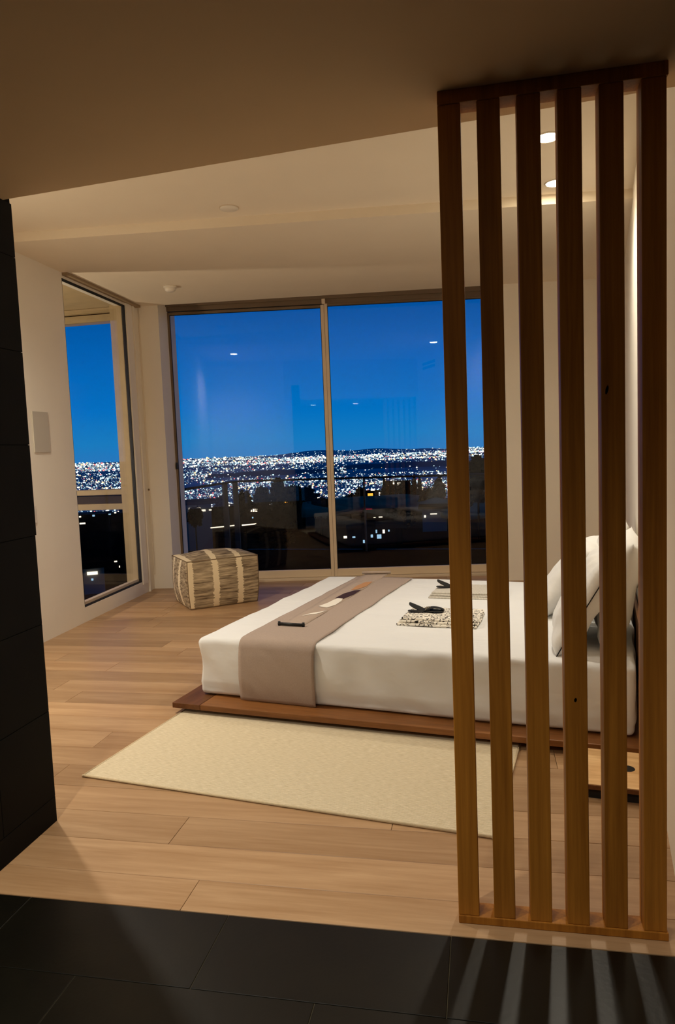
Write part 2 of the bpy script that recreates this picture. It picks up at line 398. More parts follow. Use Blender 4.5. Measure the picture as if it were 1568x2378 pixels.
downlight(-2.75, 3.45, 225, 'downlight near the left wall, seen only as a reflection in the left pane', spot=150)
downlight(-1.32, .80, 170, 'hall downlight over the left half of the hall, seen only as a reflection', spot=128, z=2.343)
downlight(-.45, .80, 50, 'hall downlight over the right half of the hall, seen only as a reflection', spot=128, z=2.343)

# ================================================================== BED
bed = empty('platform_bed', (-1.683, 3.558, 0), R_(-9.05))
tag(bed, 'low brown wooden platform bed with a wide flat edge', 'bed')
PL, PW, zt, tk = 2.372, 2.20, .062, .030
fb = link('foot_board', box_mesh(0, .173, 0, PW, zt-tk, zt, bevel=.003), M['bedwood_dark'], bed); fb['label'] = 'darker brown board across the foot'
link('side_board', box_mesh(.1745, PL, 0, .19, zt-tk, zt, bevel=.003), M['bedwood'], bed)
link('side_board', box_mesh(.1745, PL, PW-.19, PW, zt-tk, zt, bevel=.003), M['bedwood'], bed)
link('deck_board', box_mesh(.1745, PL, .1915, PW-.1915, zt-tk, zt-.004), M['bedwood'], bed)
link('shaded_plinth', box_mesh(.16, PL-.05, .10, PW-.14, .0, zt-tk), M['void'], bed)  # coloured near-black so the gap under the bed looks fully shaded
link('headboard', box_mesh(PL+.028, PL+.046, .04, PW-.06, .02, .40, bevel=.003), M['bedwood'], bed)
bs = empty('bedside_shelf', (.378, 2.832, 0), R_(-9.05)); tag(bs, 'low pale wooden bedside board with a round cable hole', 'bedside shelf')
link('top_board', box_mesh(0, .285, 0, .345, .040, .062, bevel=.002), M['drawer'], bs)
link('front_edge', box_mesh(.002, .283, -.004, .0, .041, .058), M['bedwood_dark'], bs)  # thin dark strip: the front's lack of light put into its colour
link('cable_hole', lathe_mesh([(.0001, .0626), (.030, .0626), (.030, .058)], 24, cap=False, smooth=False), M['void'], bs, (.158, .176, 0))  # flat dark disc in place of the shade inside a hole
link('shaded_plinth', box_mesh(.004, .281, .012, .335, 0, .040), M['void'], bs)  # black block added to fill the shaded gap under the board

# mattress (with fitted sheet)
MH = (1.135, .975, .162); MA = R_(-10.3)
cu = Vector((math.cos(MA), math.sin(MA), 0)); cv = Vector((-math.sin(MA), math.cos(MA), 0))
m_corner = Vector((-1.575, 3.690, 0))
MC = m_corner + cu*MH[0] + cv*MH[1]
def sheet_fn(p, nrm):
    n1 = noise.noise(Vector((p.x*2.2, p.y*5.0, p.z*3)))*.006
    side = 1-min(1, abs(nrm.z)*1.3)
    drape = noise.noise(Vector((p.x*6.5 + p.z*5, p.y*6.5 - p.z*4, p.z*2.5)))*.017*side
    fold = math.sin((p.x*1.4 + p.z*2.6)*9 + 3*noise.noise(Vector((p.x*2, p.y*2, 1))))*.003*side
    q = p + nrm*(n1 + drape + fold)
    q.z += .010*math.exp(-((abs(p.x)-MH[0]*.2)**2))*(1 if p.z > 0 else 0) - .008
    if p.z < -.1: q += nrm*(-.006)
    top = max(0, nrm.z)
    q.z += top*.004*noise.noise(Vector((p.x*3.0, p.y*9.0, 3.3)))
    return q
mt = link('mattress', rounded(MH, .032, (90, 70, 12), sheet_fn), M['sheet'], None, MC + Vector((0, 0, .062+MH[2]+.006)), MA)
tag(mt, 'thick mattress in a creased white fitted sheet on the platform', 'mattress')
mt_top = .062 + 2*MH[2] + .004

# pillows
def pillow_mesh(L, Wd, T, seed, n=26):
    bm = bmesh.new(); g = {}
    for s in (1, -1):
        for i in range(n+1):
            for j in range(n+1):
                u, v = -1+2*i/n, -1+2*j/n
                if s < 0 and (i in (0, n) or j in (0, n)): g[s, i, j] = g[1, i, j]; continue
                prof = ((1-u**4)*(1-v**4))**.55
                kx = 1-.06*(1-abs(v)**2)*abs(u)**6; ky = 1-.07*(1-abs(u)**2)*abs(v)**6
                x, y = u*L/2*kx, v*Wd/2*ky
                w = noise.noise(Vector((u*2.3+seed, v*2.3, s*2.0)))*.018 + abs(noise.noise(Vector((u*4+seed, v*1.6-seed, s))))*.016
                edge = max(abs(u), abs(v))
                z = s*(T/2*prof) + w*prof - .010*math.sin(9*(u*v)+seed)*prof*edge
                g[s, i, j] = bm.verts.new((x, y, z))
    for s in (1, -1):
        for i in range(n):
            for j in range(n):
                f = (g[s, i, j], g[s, i+1, j], g[s, i+1, j+1], g[s, i, j+1])
                bm.faces.new(f if s > 0 else f[::-1])
    rim = []
    for i in range(n): rim.append(g[1, i, 0].co.copy())
    for j in range(n): rim.append(g[1, n, j].co.copy())
    for i in range(n, 0, -1): rim.append(g[1, i, n].co.copy())
    for j in range(n, 0, -1): rim.append(g[1, 0, j].co.copy())
    return to_mesh(bm, 'pillow', True), rim
def pillow(u, v, z, tilt, L, Wd, T, seed, label, yaw=0, piping=False):
    """u along the bed, v across; tilt = lean back angle; local x across the bed"""
    me, rim = pillow_mesh(L, Wd, T, seed)
    o = link('pillow', me, M['pillow'])
    pos = m_corner + cu*u + cv*v + Vector((0, 0, z))
    # local x -> cv (across), local y -> up the lean, local z -> face normal to the foot
    up = (cu*math.cos(tilt) + Vector((0, 0, math.sin(tilt))))
    ax = Matrix.Rotation(yaw, 3, 'Z') @ cv; up = Matrix.Rotation(yaw, 3, 'Z') @ up
    nz_ = ax.cross(up) * 1.0
    o.matrix_world = Matrix((ax, up, nz_)).transposed().to_4x4(); o.matrix_world.translation = pos
    m_ = o.matrix_world.copy(); m_.translation = pos; o.matrix_world = m_
    tag(o, label, 'pillow', 'white pillows at the head of the bed')
    if piping: link('piping', tube_mesh(rim, .0028, 6, closed=True), M['piping'], o)
    return o
zt_ = mt_top
pillow(2.200, .54, zt_+.265, R_(76), .74, .54, .16, 1.3, 'upright white pillow against the headboard on the near side')
pillow(2.125, 1.43, zt_+.260, R_(72), .76, .56, .17, 4.1, 'upright white pillow against the headboard on the far side')
pillow(2.030, .46, zt_+.215, R_(60), .72, .52, .16, 7.7, 'white pillow with black piping leaning on the near upright pillow', yaw=R_(3), piping=True)
pillow(1.915, 1.20, zt_+.195, R_(50), .76, .53, .18, 2.9, 'plump white pillow leaning forward on the far side')

# runner draped across the foot end and down the near side
def runner():
    bm = bmesh.new(); rowsv = []
    w = .448; u0 = .272
    path = []                                   # (v, z) along the cloth from far top to the near hem
    for i in range(41): path.append((1.90 - (1.90-.055)*i/40, mt_top+.009))
    for a in range(1, 9):
        t = a/8*math.pi/2; path.append((.055-.058*math.sin(t), mt_top+.009-.058*(1-math.cos(t))))
    for i in range(1, 16): path.append((-.006 - .010*math.sin(i/15*math.pi), mt_top-.049 - (mt_top-.049-.066)*i/15))
    NU = 22
    for (v, z) in path:
        r = []
        for i in range(NU+1):
            u = u0 + w*i/NU + .006*noise.noise(Vector((v*5, i*.2, 2)))*(1 if i in (0, NU) else .3)
            side = 1 if v < .06 else 0
            dz = (.0018*noise.noise(Vector((u*7, v*9, 1))) + .002) if not side else 0
            dv = -(.008*abs(noise.noise(Vector((u*6+z*7, z*3, 5))))+.008) if side else 0
            p = m_corner + cu*u + cv*(v+dv); r.append(bm.verts.new((p.x, p.y, z+dz)))
        rowsv.append(r)
    for a, b in zip(rowsv, rowsv[1:]):
        for i in range(NU): bm.faces.new((a[i], a[i+1], b[i+1], b[i]))
    o = link('bed_runner', to_mesh(bm, 'runner', True), M['runner'])
    so = o.modifiers.new('thick', 'SOLIDIFY'); so.thickness = .003; so.offset = 1
    tag(o, 'grey-mauve cloth runner draped over the foot of the bed', 'bed runner')
runner()

# hanging scroll laid on the runner
sc = empty('hanging_scroll', (0, 0, 0)); tag(sc, 'unrolled silk picture scroll with a black rod lying on the runner', 'scroll')
def scroll():
    A0, A1 = Vector((-1.155, 3.925, 0)), Vector((-1.016, 3.900, 0)); B0, B1 = Vector((-.922, 5.59, 0)), Vector((-.735, 5.60, 0))
    zz = mt_top+.0155
    bm = bmesh.new(); rws = []
    for i in range(33):
        t = i/32; a = A0.lerp(B0, t); b = A1.lerp(B1, t); rws.append([bm.verts.new((*a.lerp(b, k/4).xy, zz+.002*math.sin(t*14)*0.5)) for k in range(5)])
    for a, b in zip(rws, rws[1:]):
        for k in range(4): bm.faces.new((a[k], a[k+1], b[k+1], b[k]))
    o = link('silk_sheet', to_mesh(bm, 'sheet', True), M['scroll'], sc); so = o.modifiers.new('t', 'SOLIDIFY'); so.thickness = .0015; so.offset = -1
    d = (A1-A0).normalized(); z1 = Vector((0, 0, zz+.009))
    link('black_rod', tube_mesh([A0-d*.012+z1, A1+d*.012+z1], .0085, 10), M['black_metal'], sc)
    for q in (A0-d*.006, A1+d*.006): link('rod_end', tube_mesh([q+z1-Vector((0, 0, .010)), q+z1+Vector((0, 0, .014))], .008, 8), M['black_metal'], sc)
    d2 = (B1-B0).normalized(); link('roller', tube_mesh([B0-d2*.02+z1+Vector((0, 0, .004)), B1+d2*.02+z1+Vector((0, 0, .004))], .012, 10), M['scroll'], sc)
    def patch(name, pts, m_, dz):
        bm = bmesh.new(); vs_ = []
        for (s_, t) in pts:
            a = A0.lerp(B0, t); b = A1.lerp(B1, t); p = a.lerp(b, s_); vs_.append(bm.verts.new((p.x, p.y, zz+.0022+dz)))
        bm.faces.new(vs_); o_ = link(name, to_mesh(bm, 'patch'), m_, sc); so_ = o_.modifiers.new('t', 'SOLIDIFY'); so_.thickness = .0006
    white = mat('scroll_white', (236, 230, 220), .8); plum = mat('scroll_plum', (52, 22, 24), .8); orange = mat('scroll_orange', (186, 136, 92), .8); grey = mat('scroll_grey', (120, 106, 96), .8)
    patch('printed_motif', [(.28, .135), (.50, .165), (.75, .175), (.97, .235), (.80, .215), (.55, .195), (.35, .16)], white, 0)
    patch('printed_motif', [(.30, .30), (.75, .28), (.93, .33), (.90, .40), (.80, .44), (.62, .47), (.50, .42), (.45, .36)], white, 0)
    patch('printed_motif', [(.45, .45), (.85, .44), (1.0, .52), (.98, .62), (.72, .60), (.50, .54)], plum, .0004)
    patch('printed_motif', [(.60, .48), (.85, .50), (.92, .58), (.75, .55)], white, .0009)
    patch('printed_motif', [(.55, .61), (.80, .63), (.96, .70), (.88, .80), (.62, .79), (.50, .70)], orange, .0004)
    patch('printed_motif', [(.62, .66), (.80, .68), (.74, .74)], grey, .0009)
scroll()

# folded cotton robes with sashes
def robe_mat(name, scale, kind):
    m, n, l, b, o = newmat(name); b.inputs['Roughness'].default_value = .9
    t = n.new('ShaderNodeTexCoord'); mp = n.new('ShaderNodeMapping'); mp.inputs['Scale'].default_value = scale
    l.new(t.outputs['Object'], mp.inputs[0])
    if kind == 'ring':
        v = n.new('ShaderNodeTexVoronoi'); v.feature = 'F1'; v.inputs['Scale'].default_value = 1; l.new(mp.outputs[0], v.inputs[0])
        ma = n.new('ShaderNodeMath'); ma.operation = 'PINGPONG'; ma.inputs[1].default_value = .22; l.new(v.outputs['Distance'], ma.inputs[0]); src = ma.outputs[0]; cut = .06
    else:
        w = n.new('ShaderNodeTexWave'); w.inputs['Scale'].default_value = 1; w.inputs['Distortion'].default_value = 1.2; w.inputs['Detail'].default_value = 1; l.new(mp.outputs[0], w.inputs[0]); src = w.outputs['Fac']; cut = .26
    r = n.new('ShaderNodeValToRGB'); r.color_ramp.interpolation = 'CONSTANT'
    r.color_ramp.elements[0].color = (.012, .010, .009, 1); r.color_ramp.elements[1].position = cut; r.color_ramp.elements[1].color = (*s2l((238, 232, 220)), 1)
    l.new(src, r.inputs[0]); l.new(r.outputs[0], b.inputs['Base Color'])
    return m
sash_m = mat('black_sash', (12, 11, 12), .8, noise_scale=30, amt=.3)
stripe_m = mat('sash_stripe', (120, 110, 92), .8)
def robe(cx, cy, rz, L, Wd, m_, label, slabel, sx, seed):
    e = empty('folded_robe', (cx, cy, mt_top+.004), rz); tag(e, label, 'robe', 'folded robes on the bed')
    for k in range(3):
        def fn(p, nrm, k=k):
            q = p.copy(); q.z += .004*noise.noise(Vector((p.x*9+seed, p.y*9, k*3.0))) + .002*noise.noise(Vector((p.x*25, p.y*25, seed)))
            q.x += .006*noise.noise(Vector((p.y*8, k+seed, 0))); return q
        me = rounded((L/2-.006*k, Wd/2-.010*k, .0068), .0065, (16, 14, 1), fn)
        link('folded_layer', me, m_, e, (.004*k, .006*(k-1)*(-1)**k, .0085+.0125*k))
    s = empty('sash', (cx+sx*math.cos(rz), cy+sx*math.sin(rz)+.03, mt_top+.045), rz+.15); tag(s, slabel, 'sash', 'black sashes on the robes')
    def ribbon(name, pts, w, m_2):
        bm = bmesh.new(); rr = []
        for (x, yy, z, tw_) in pts:
            a = Vector((0, math.cos(tw_), math.sin(tw_)))*w/2; c = Vector((x, yy, z)); rr.append((bm.verts.new(c-a), bm.verts.new(c), bm.verts.new(c+a)))
        for p, q in zip(rr, rr[1:]):
            for i in range(2): bm.faces.new((p[i], p[i+1], q[i+1], q[i]))
        o = link(name, to_mesh(bm, 'ribbon', True), m_2, s); so = o.modifiers.new('t', 'SOLIDIFY'); so.thickness = .007; so.offset = 0
        sb = o.modifiers.new('s', 'SUBSURF'); sb.levels = 2; sb.render_levels = 2
    ribbon('sash_loop', [(-.02, 0, .004, .2), (.02, 0, .022, .1), (.06, .0, .028, 0), (.10, .005, .018, -.1), (.115, .005, .006, 0)], .055, sash_m)
    ribbon('sash_loop', [(-.01, .0, .002, 0), (.03, -.012, .008, .1), (.08, -.012, .010, 0), (.11, -.01, .004, 0)], .06, sash_m)
    ribbon('sash_tail', [(.0, .004, .006, .4), (-.03, .010, .016, .6), (-.065, .016, .030, .5), (-.095, .02, .046, .3)], .042, sash_m)
    ribbon('sash_tail', [(.0, -.010, .004, .0), (-.04, -.016, .006, .1), (-.08, -.018, .010, .0), (-.10, -.02, .010, 0)], .04, sash_m)
    for xx in (.004, .014, .024): ribbon('stripe', [(xx, -.022, .010, 0), (xx+.004, -.01, .021, 0), (xx+.010, .012, .030, 0)], .010, stripe_m)
rm1 = robe_mat('robe_rings', (34, 34, 34), 'ring'); rm2 = robe_mat('robe_waves', (70, 14, 30), 'wave')
robe(-.237, 4.118, R_(-8), .455, .335, rm1, 'folded black and white robe with ring pattern, nearer one', 'black striped sash knotted on the nearer robe', -.10, 1.7)
robe(-.094, 4.852, R_(-8), .485, .34, rm2, 'folded black and white robe with stripe pattern, farther one', 'black sash lying on the farther robe', -.12, 5.2)

# ================================================================== RUG
rug_m, n_, l_, b_, o_ = newmat('woven_rug'); b_.inputs['Roughness'].default_value = .95
t_ = n_.new('ShaderNodeTexCoord'); mp_ = n_.new('ShaderNodeMapping'); mp_.inputs['Scale'].default_value = (34, 330, 1); nz_ = n_.new('ShaderNodeTexNoise'); nz_.inputs['Scale'].default_value = 1; nz_.inputs['Detail'].default_value = 4
l_.new(t_.outputs['Object'], mp_.inputs[0]); l_.new(mp_.outputs[0], nz_.inputs[0])
r_ = n_.new('ShaderNodeValToRGB'); r_.color_ramp.elements[0].position = .3; r_.color_ramp.elements[1].position = .68
r_.color_ramp.elements[0].color = (*s2l((196, 180, 148)), 1); r_.color_ramp.elements[1].color = (*s2l((226, 212, 184)), 1)
l_.new(nz_.outputs[0], r_.inputs[0]); l_.new(r_.outputs[0], b_.inputs['Base Color'])
wv_ = n_.new('ShaderNodeTexWave'); wv_.bands_direction = 'Y'; wv_.inputs['Scale'].default_value = 48; wv_.inputs['Distortion'].default_value = 1.5; l_.new(t_.outputs['Object'], wv_.inputs[0])
bp_ = n_.new('ShaderNodeBump'); bp_.inputs['Strength'].default_value = .35; bp_.inputs['Distance'].default_value = .004; l_.new(wv_.outputs['Fac'], bp_.inputs['Height']); l_.new(bp_.outputs[0], b_.inputs['Normal'])
rug = empty('rug', (-1.765, 2.776, 0), R_(-9.3)); tag(rug, 'flat-woven beige rug on the oak floor beside the bed', 'rug')
RL, RW = 1.81, .845
link('weave', box_mesh(.008, RL-.008, .012, RW, .0005, .009, bevel=.002), rug_m, rug)
hem = mat('rug_hem', (206, 188, 154), .95, noise_scale=90, amt=.08)
link('hem', tube_mesh([(0, .006, .006), (RL, .006, .006)], .0055, 8), hem, rug)
link('hem', tube_mesh([(.004, 0, .006), (.004, RW, .006)], .0050, 8), hem, rug)
link('hem', tube_mesh([(RL-.004, 0, .006), (RL-.004, RW, .006)], .0050, 8), hem, rug)

# ================================================================== POUF
pm, n_, l_, b_, o_ = newmat('ikat_weave'); b_.inputs['Roughness'].default_value = .95
tc_ = n_.new('ShaderNodeTexCoord'); sp_ = n_.new('ShaderNodeSeparateXYZ'); l_.new(tc_.outputs['Object'], sp_.inputs[0])
# streaks: fine along the height (or depth, on top), long across
mp_ = n_.new('ShaderNodeMapping'); mp_.inputs['Scale'].default_value = (4, 22, 62); n1 = n_.new('ShaderNodeTexNoise'); n1.inputs['Scale'].default_value = 1; n1.inputs['Detail'].default_value = 3; n1.inputs['Roughness'].default_value = .7
l_.new(tc_.outputs['Object'], mp_.inputs[0]); l_.new(mp_.outputs[0], n1.inputs[0])
r1 = n_.new('ShaderNodeValToRGB'); r1.color_ramp.elements[0].position = .33; r1.color_ramp.elements[1].position = .68
r1.color_ramp.elements[0].color = (*s2l((92, 74, 54)), 1); r1.color_ramp.elements[1].color = (*s2l((200, 180, 146)), 1)
l_.new(n1.outputs[0], r1.inputs[0])
# ragged pale bands at fixed places along x (and y on the short sides)
n2 = n_.new('ShaderNodeTexNoise'); n2.inputs['Scale'].default_value = 1; mp2 = n_.new('ShaderNodeMapping'); mp2.inputs['Scale'].default_value = (3, 3, 90); l_.new(tc_.outputs['Object'], mp2.inputs[0]); l_.new(mp2.outputs[0], n2.inputs[0])
def band(inp):
    a = n_.new('ShaderNodeMath'); a.operation = 'MULTIPLY_ADD'; a.inputs[1].default_value = .055; l_.new(n2.outputs[0], a.inputs[0]); l_.new(inp, a.inputs[2])
    b = n_.new('ShaderNodeMath'); b.operation = 'MULTIPLY_ADD'; b.inputs[1].default_value = 1/.235; b.inputs[2].default_value = .36; l_.new(a.outputs[0], b.inputs[0])
    f = n_.new('ShaderNodeMath'); f.operation = 'FRACT'; l_.new(b.outputs[0], f.inputs[0])
    g = n_.new('ShaderNodeMath'); g.operation = 'LESS_THAN'; g.inputs[1].default_value = .24; l_.new(f.outputs[0], g.inputs[0]); return g.outputs[0]
gx, gy = band(sp_.outputs[0]), band(sp_.outputs[1])
ge = n_.new('ShaderNodeNewGeometry'); vt = n_.new('ShaderNodeVectorTransform'); vt.vector_type = 'NORMAL'; vt.convert_from = 'WORLD'; vt.convert_to = 'OBJECT'; l_.new(ge.outputs['Normal'], vt.inputs[0])
sn = n_.new('ShaderNodeSeparateXYZ'); l_.new(vt.outputs[0], sn.inputs[0]); ab = n_.new('ShaderNodeMath'); ab.operation = 'ABSOLUTE'; l_.new(sn.outputs[0], ab.inputs[0])
gt = n_.new('ShaderNodeMath'); gt.operation = 'GREATER_THAN'; gt.inputs[1].default_value = .72; l_.new(ab.outputs[0], gt.inputs[0])
mxf = n_.new('ShaderNodeMix'); mxf.data_type = 'FLOAT'; l_.new(gt.outputs[0], mxf.inputs['Factor']); l_.new(gx, mxf.inputs['A']); l_.new(gy, mxf.inputs['B'])
mxc = n_.new('ShaderNodeMix'); mxc.data_type = 'RGBA'; l_.new(mxf.outputs['Result'], mxc.inputs['Factor']); l_.new(r1.outputs[0], mxc.inputs['A']); mxc.inputs['B'].default_value = (*s2l((232, 214, 178)), 1)
l_.new(mxc.outputs['Result'], b_.inputs['Base Color'])
pw, pd, ph = .69, .56, .45
pouf = empty('pouf', (-2.525, 6.45, 0), R_(38)); tag(pouf, 'square fabric pouf with brown and cream ikat stripes by the window', 'pouf')
def pouf_fn(p, nrm):
    q = p.copy(); fx, fy, fz = 1-(p.x/(pw/2))**2, 1-(p.y/(pd/2))**2, 1-(p.z/(ph/2))**2
    fx, fy, fz = max(fx, 0), max(fy, 0), max(fz, 0)
    if p.z > 0: q.z += .055*fx*fy
    q.x += .034*fz*fy*math.copysign(1, p.x)*(abs(p.x)/(pw/2))**4; q.y += .034*fz*fx*math.copysign(1, p.y)*(abs(p.y)/(pd/2))**4
    q.x -= p.x*.05*max(0, -p.z/(ph/2))**2; q.y -= p.y*.05*max(0, -p.z/(ph/2))**2
    return q + nrm*.004*noise.noise(p*9)
link('cover', rounded((pw/2, pd/2, ph/2), .022, (22, 20, 16), pouf_fn), pm, pouf, (0, 0, ph/2))
seam = mat('pouf_seam', (120, 98, 72), .9)
hx, hy = pw/2-.006, pd/2-.006
link('top_seam', tube_mesh([(-hx, -hy, ph-.004), (hx, -hy, ph-.004), (hx, hy, ph-.004), (-hx, hy, ph-.004)], .0055, 8, closed=True), seam, pouf)
bx_, by_ = hx*.95, hy*.95
link('bottom_seam', tube_mesh([(-bx_, -by_, .007), (bx_, -by_, .007), (bx_, by_, .007), (-bx_, by_, .007)], .0055, 8, closed=True), seam, pouf)
for a, b in ((-1, -1), (1, -1), (1, 1), (-1, 1)):
    link('corner_seam', tube_mesh([(a*bx_, b*by_, .007), (a*(hx+.001), b*(hy+.001), ph*.35), (a*(hx+.001), b*(hy+.001), ph*.7), (a*hx, b*hy, ph-.004)], .004, 6), seam, pouf)

# ================================================================== SMALL WALL AND CEILING FITTINGS
def on_lwall(name, y, z0, z1, w, th, m, label, cat):
    o = link(name, box_mesh(lw_t(y), lw_t(y)+w, -th, -.0005, z0, z1, bevel=min(.003, th*.4)), m, None, (-3.368, 4.916, 0), LWA)
    return tag(o, label, cat)
spk = on_lwall('wall_speaker', 4.98, 1.478, 1.797, .222, .008, M['plate'], 'flat rectangular grille panel set in the left wall', 'wall panel')
swp = on_lwall('switch_plate', 4.862, .935, 1.07, .075, .007, M['white_plastic'], 'small white switch plate beside the black wall', 'switch')
link('rocker', box_mesh(lw_t(4.862)+.02, lw_t(4.862)+.055, -.010, -.006, .97, 1.035, bevel=.001), M['white_plastic'], swp)
sd = empty('smoke_detector', (-2.776, 6.36, 2.976)); tag(sd, 'round white smoke detector on the lower ceiling', 'smoke detector')
link('base', lathe_mesh([(.062, 0), (.064, -.008), (.062, -.014), (.040, -.014)], 28), M['white_plastic'], sd)
link('dome', lathe_mesh([(.050, -.0145), (.052, -.022), (.046, -.040), (.034, -.048), (.0001, -.050)], 28, cap=False), M['white_plastic'], sd)
cv_ = empty('sprinkler_cover', (-1.60, 4.70, 3.04)); tag(cv_, 'small flat round cover plate on the ceiling above the step', 'sprinkler cover')
link('disc', lathe_mesh([(.058, 0), (.062, -.004), (.058, -.010), (.0001, -.012)], 28, cap=False), M['white_plastic'], cv_)
link('collar', lathe_mesh([(.066, -.0005), (.066, -.003), (.060, -.003)], 28, cap=False), M['frame'], cv_)
# beaded chain of the blind in the room corner
bc = empty('blind_chain', (-3.452, 7.04, 0)); tag(bc, 'thin beaded pull chain of the blind hanging in the corner', 'blind chain')
for dx in (0, .012):
    link('strand', tube_mesh([(dx+.012, -.012, 2.95), (dx+.011, -.012, 1.5), (dx+.014, -.012, .17)], .0014, 5), M['frame'], bc)
link('loop', tube_mesh([(.014+.006+.006*math.cos(a), -.012, .17+.012*math.sin(a)) for a in [math.pi + math.pi*k/8 for k in range(9)]], .0014, 5), M['frame'], bc)
link('stop_ball', lathe_mesh([(.0001, -.012), (.007, -.009), (.010, 0), (.007, .009), (.0001, .012)], 14, cap=False), M['frame_dark'], bc, (.012, -.014, 1.068))
# air grilles high on the right wall
ang_r = math.atan2(1, .157)
def grille(y, ln, z0, z1, label):
    e = empty('air_grille', (right_x(y), y, 0), ang_r); tag(e, label, 'air vent', 'air grilles on the right wall')
    for b in ((0, ln, z0, z0+.022), (0, ln, z1-.022, z1), (0, .022, z0+.022, z1-.022), (ln-.022, ln, z0+.022, z1-.022)):
        link('frame', box_mesh(b[0], b[1], .001, .012, b[2], b[3], bevel=.002), M['white_plastic'], e)
    zm = (z0+z1)/2
    link('bar', box_mesh(.022, ln-.022, .001, .010, zm-.012, zm+.012, bevel=.002), M['white_plastic'], e)
    link('dark_slot', box_mesh(.022, ln-.022, .0006, .003, z0+.022, z1-.022), M['gasket'], e)
grille(3.50, .75, 2.77, 2.94, 'slotted white air grille high on the right wall over the headboard')
grille(2.42, .65, 2.77, 2.94, 'slotted white air grille high on the right wall next to the screen')

# ================================================================== OUTSIDE: portal frame by the left window, deck, guard rail
pf = empty('balcony_frame', (-3.6, 6.95, 0)); tag(pf, 'beige rendered balcony frame with rail outside the left window', 'balcony frame')
link('head_beam', box_mesh(-2.6, .14, 0, .16, 2.835, 2.905, bevel=.004), M['exterior'], pf)
link('head_beam', box_mesh(-2.6, .14, -.05, .16, 2.917, 2.96, bevel=.004), M['exterior'], pf)
link('soffit', box_mesh(-2.6, .12, -1.9, .16, 2.962, 3.05), M['exterior'], pf)
link('top_rail', box_mesh(-2.6, .13, -.02, .14, 1.03, 1.085, bevel=.004), M['exterior'], pf)
link('recessed_panel', box_mesh(-2.6, .13, .05, .10, .935, 1.03), M['ext_dark'], pf)
link('lower_rail', box_mesh(-2.6, .13, -.02, .14, .872, .935, bevel=.004), M['exterior'], pf)
link('end_post', box_mesh(-2.75, -2.6, -.02, .16, -3.5, 3.05, bevel=.004), M['exterior'], pf)
gl_ = empty('garden_lamp', (-4.75, 5.22, -4.4)); tag(gl_, 'lamp post outside below the left window, out of sight', 'garden lamp')
link('post', tube_mesh([(0, 0, 0), (0, 0, 5.6)], .03, 10), M['black_metal'], gl_)
link('lamp_globe', lathe_mesh([(.0001, 5.60), (.05, 5.61), (.08, 5.66), (.08, 5.72), (.05, 5.77), (.0001, 5.78)], 16, cap=False), emit('garden_globe', (255, 226, 180), 6), gl_)
gd = bpy.data.lights.new('garden_light', 'POINT'); gd.energy = 75; gd.color = (1, .82, .58); gd.shadow_soft_size = .03
go = bpy.data.objects.new('glow', gd); col.objects.link(go); go.parent = gl_; go.location = (0, 0, 5.85)
deck_m = mat('deck_tile', (12, 11, 10), 1.0, noise_scale=8, amt=.2, spec=0)
dk = link('deck', prism_mesh([(-3.7, 7.50), (2.2, 8.15), (2.2, 10.0), (-3.75, 10.42)], -.25, -.06), deck_m); tag(dk, 'dark terrace floor outside the sliding window', kind='structure')
gr = empty('guard_rail', (-3.6, 10.2, -.06)); tag(gr, 'glass terrace guard with a thin black top rail', 'guard rail')
P0, P1, P2, P3 = Vector((.04, -2.45, 1.06)), Vector((-.01, .05, 1.06)), Vector((1.95, -.33, 1.06)), Vector((5.7, -.36, 1.06))
P1 = Vector((-.02, .06, 1.06)); P2 = Vector((1.97, -.1, 1.06)); P3 = Vector((5.7, -.36, 1.06))
link('handrail', tube_mesh([P0, P1-Vector((0, .12, 0)), P1+Vector((.12, 0, 0)), P2, P3], .016, 8), M['black_metal'], gr)
for p in (P1+Vector((.0, -.45, 0)), P1, P2, P2.lerp(P3, .6)):
    w_ = .04 if p.x < .5 else .012
    link('post', box_mesh(p.x-w_, p.x+w_, p.y-.012, p.y+.012, 0, 1.05), M['black_metal'], gr)
for a, b in ((P0, P1), (P1, P2), (P2, P3)):
    d = (b-a).normalized(); n = Vector((-d.y, d.x, 0))*.005
    a2, b2 = a+d*.15, b-d*.06
    link('glass_panel', prism_mesh([(a2-n).xy, (b2-n).xy, (b2+n).xy, (a2+n).xy], .03, 1.03), M['glass'], gr)

# ================================================================== OUTSIDE: hillside, city, lights
HC = 250.0
hill_m = mat('dark_hillside', (9, 9, 7), 1.0, noise_scale=.05, amt=.6, spec=0)
lawn_m = mat('road_asphalt', (112, 110, 84), 1.0, noise_scale=.08, amt=.25, spec=0)
def ground_z(r, az):
    pts = [(10, -5.2), (25, -5.6), (45, -8.0), (70, -10.2), (130, -15.0), (250, -23), (430, -30), (520, -36), (900, -90), (1700, -200), (2600, -HC-4)]
    z = pts[-1][1]
    for (a, za), (b, zb) in zip(pts, pts[1:]):
        if r <= b:
            t = max(0, (r-a)/(b-a)); z = za + (zb-za)*t; break
    lump = noise.noise(Vector((math.sin(az)*r*.02, math.cos(az)*r*.02, 0)))
    return z + lump*min(3.0, r*.010)
bm = bmesh.new(); gridv = []
rad = [.5, 10, 14, 20, 28, 38, 50, 65, 85, 110, 140, 180, 230, 290, 350, 410, 470, 520, 650, 900, 1300, 1800, 2700]
for r in rad:
    gridv.append([bm.verts.new((r*math.sin(R_(a)), r*math.cos(R_(a)), ground_z(r, R_(a)))) for a in range(-180, 180, 3)])
for A, B in zip(gridv, gridv[1:]):
    for i in range(len(A)): bm.faces.new((A[i], A[(i+1) % len(A)], B[(i+1) % len(A)], B[i]))
hs_ = link('hillside', to_mesh(bm, 'hill', True), hill_m); tag(hs_, 'dark hillside falling away below the terrace', kind='structure')
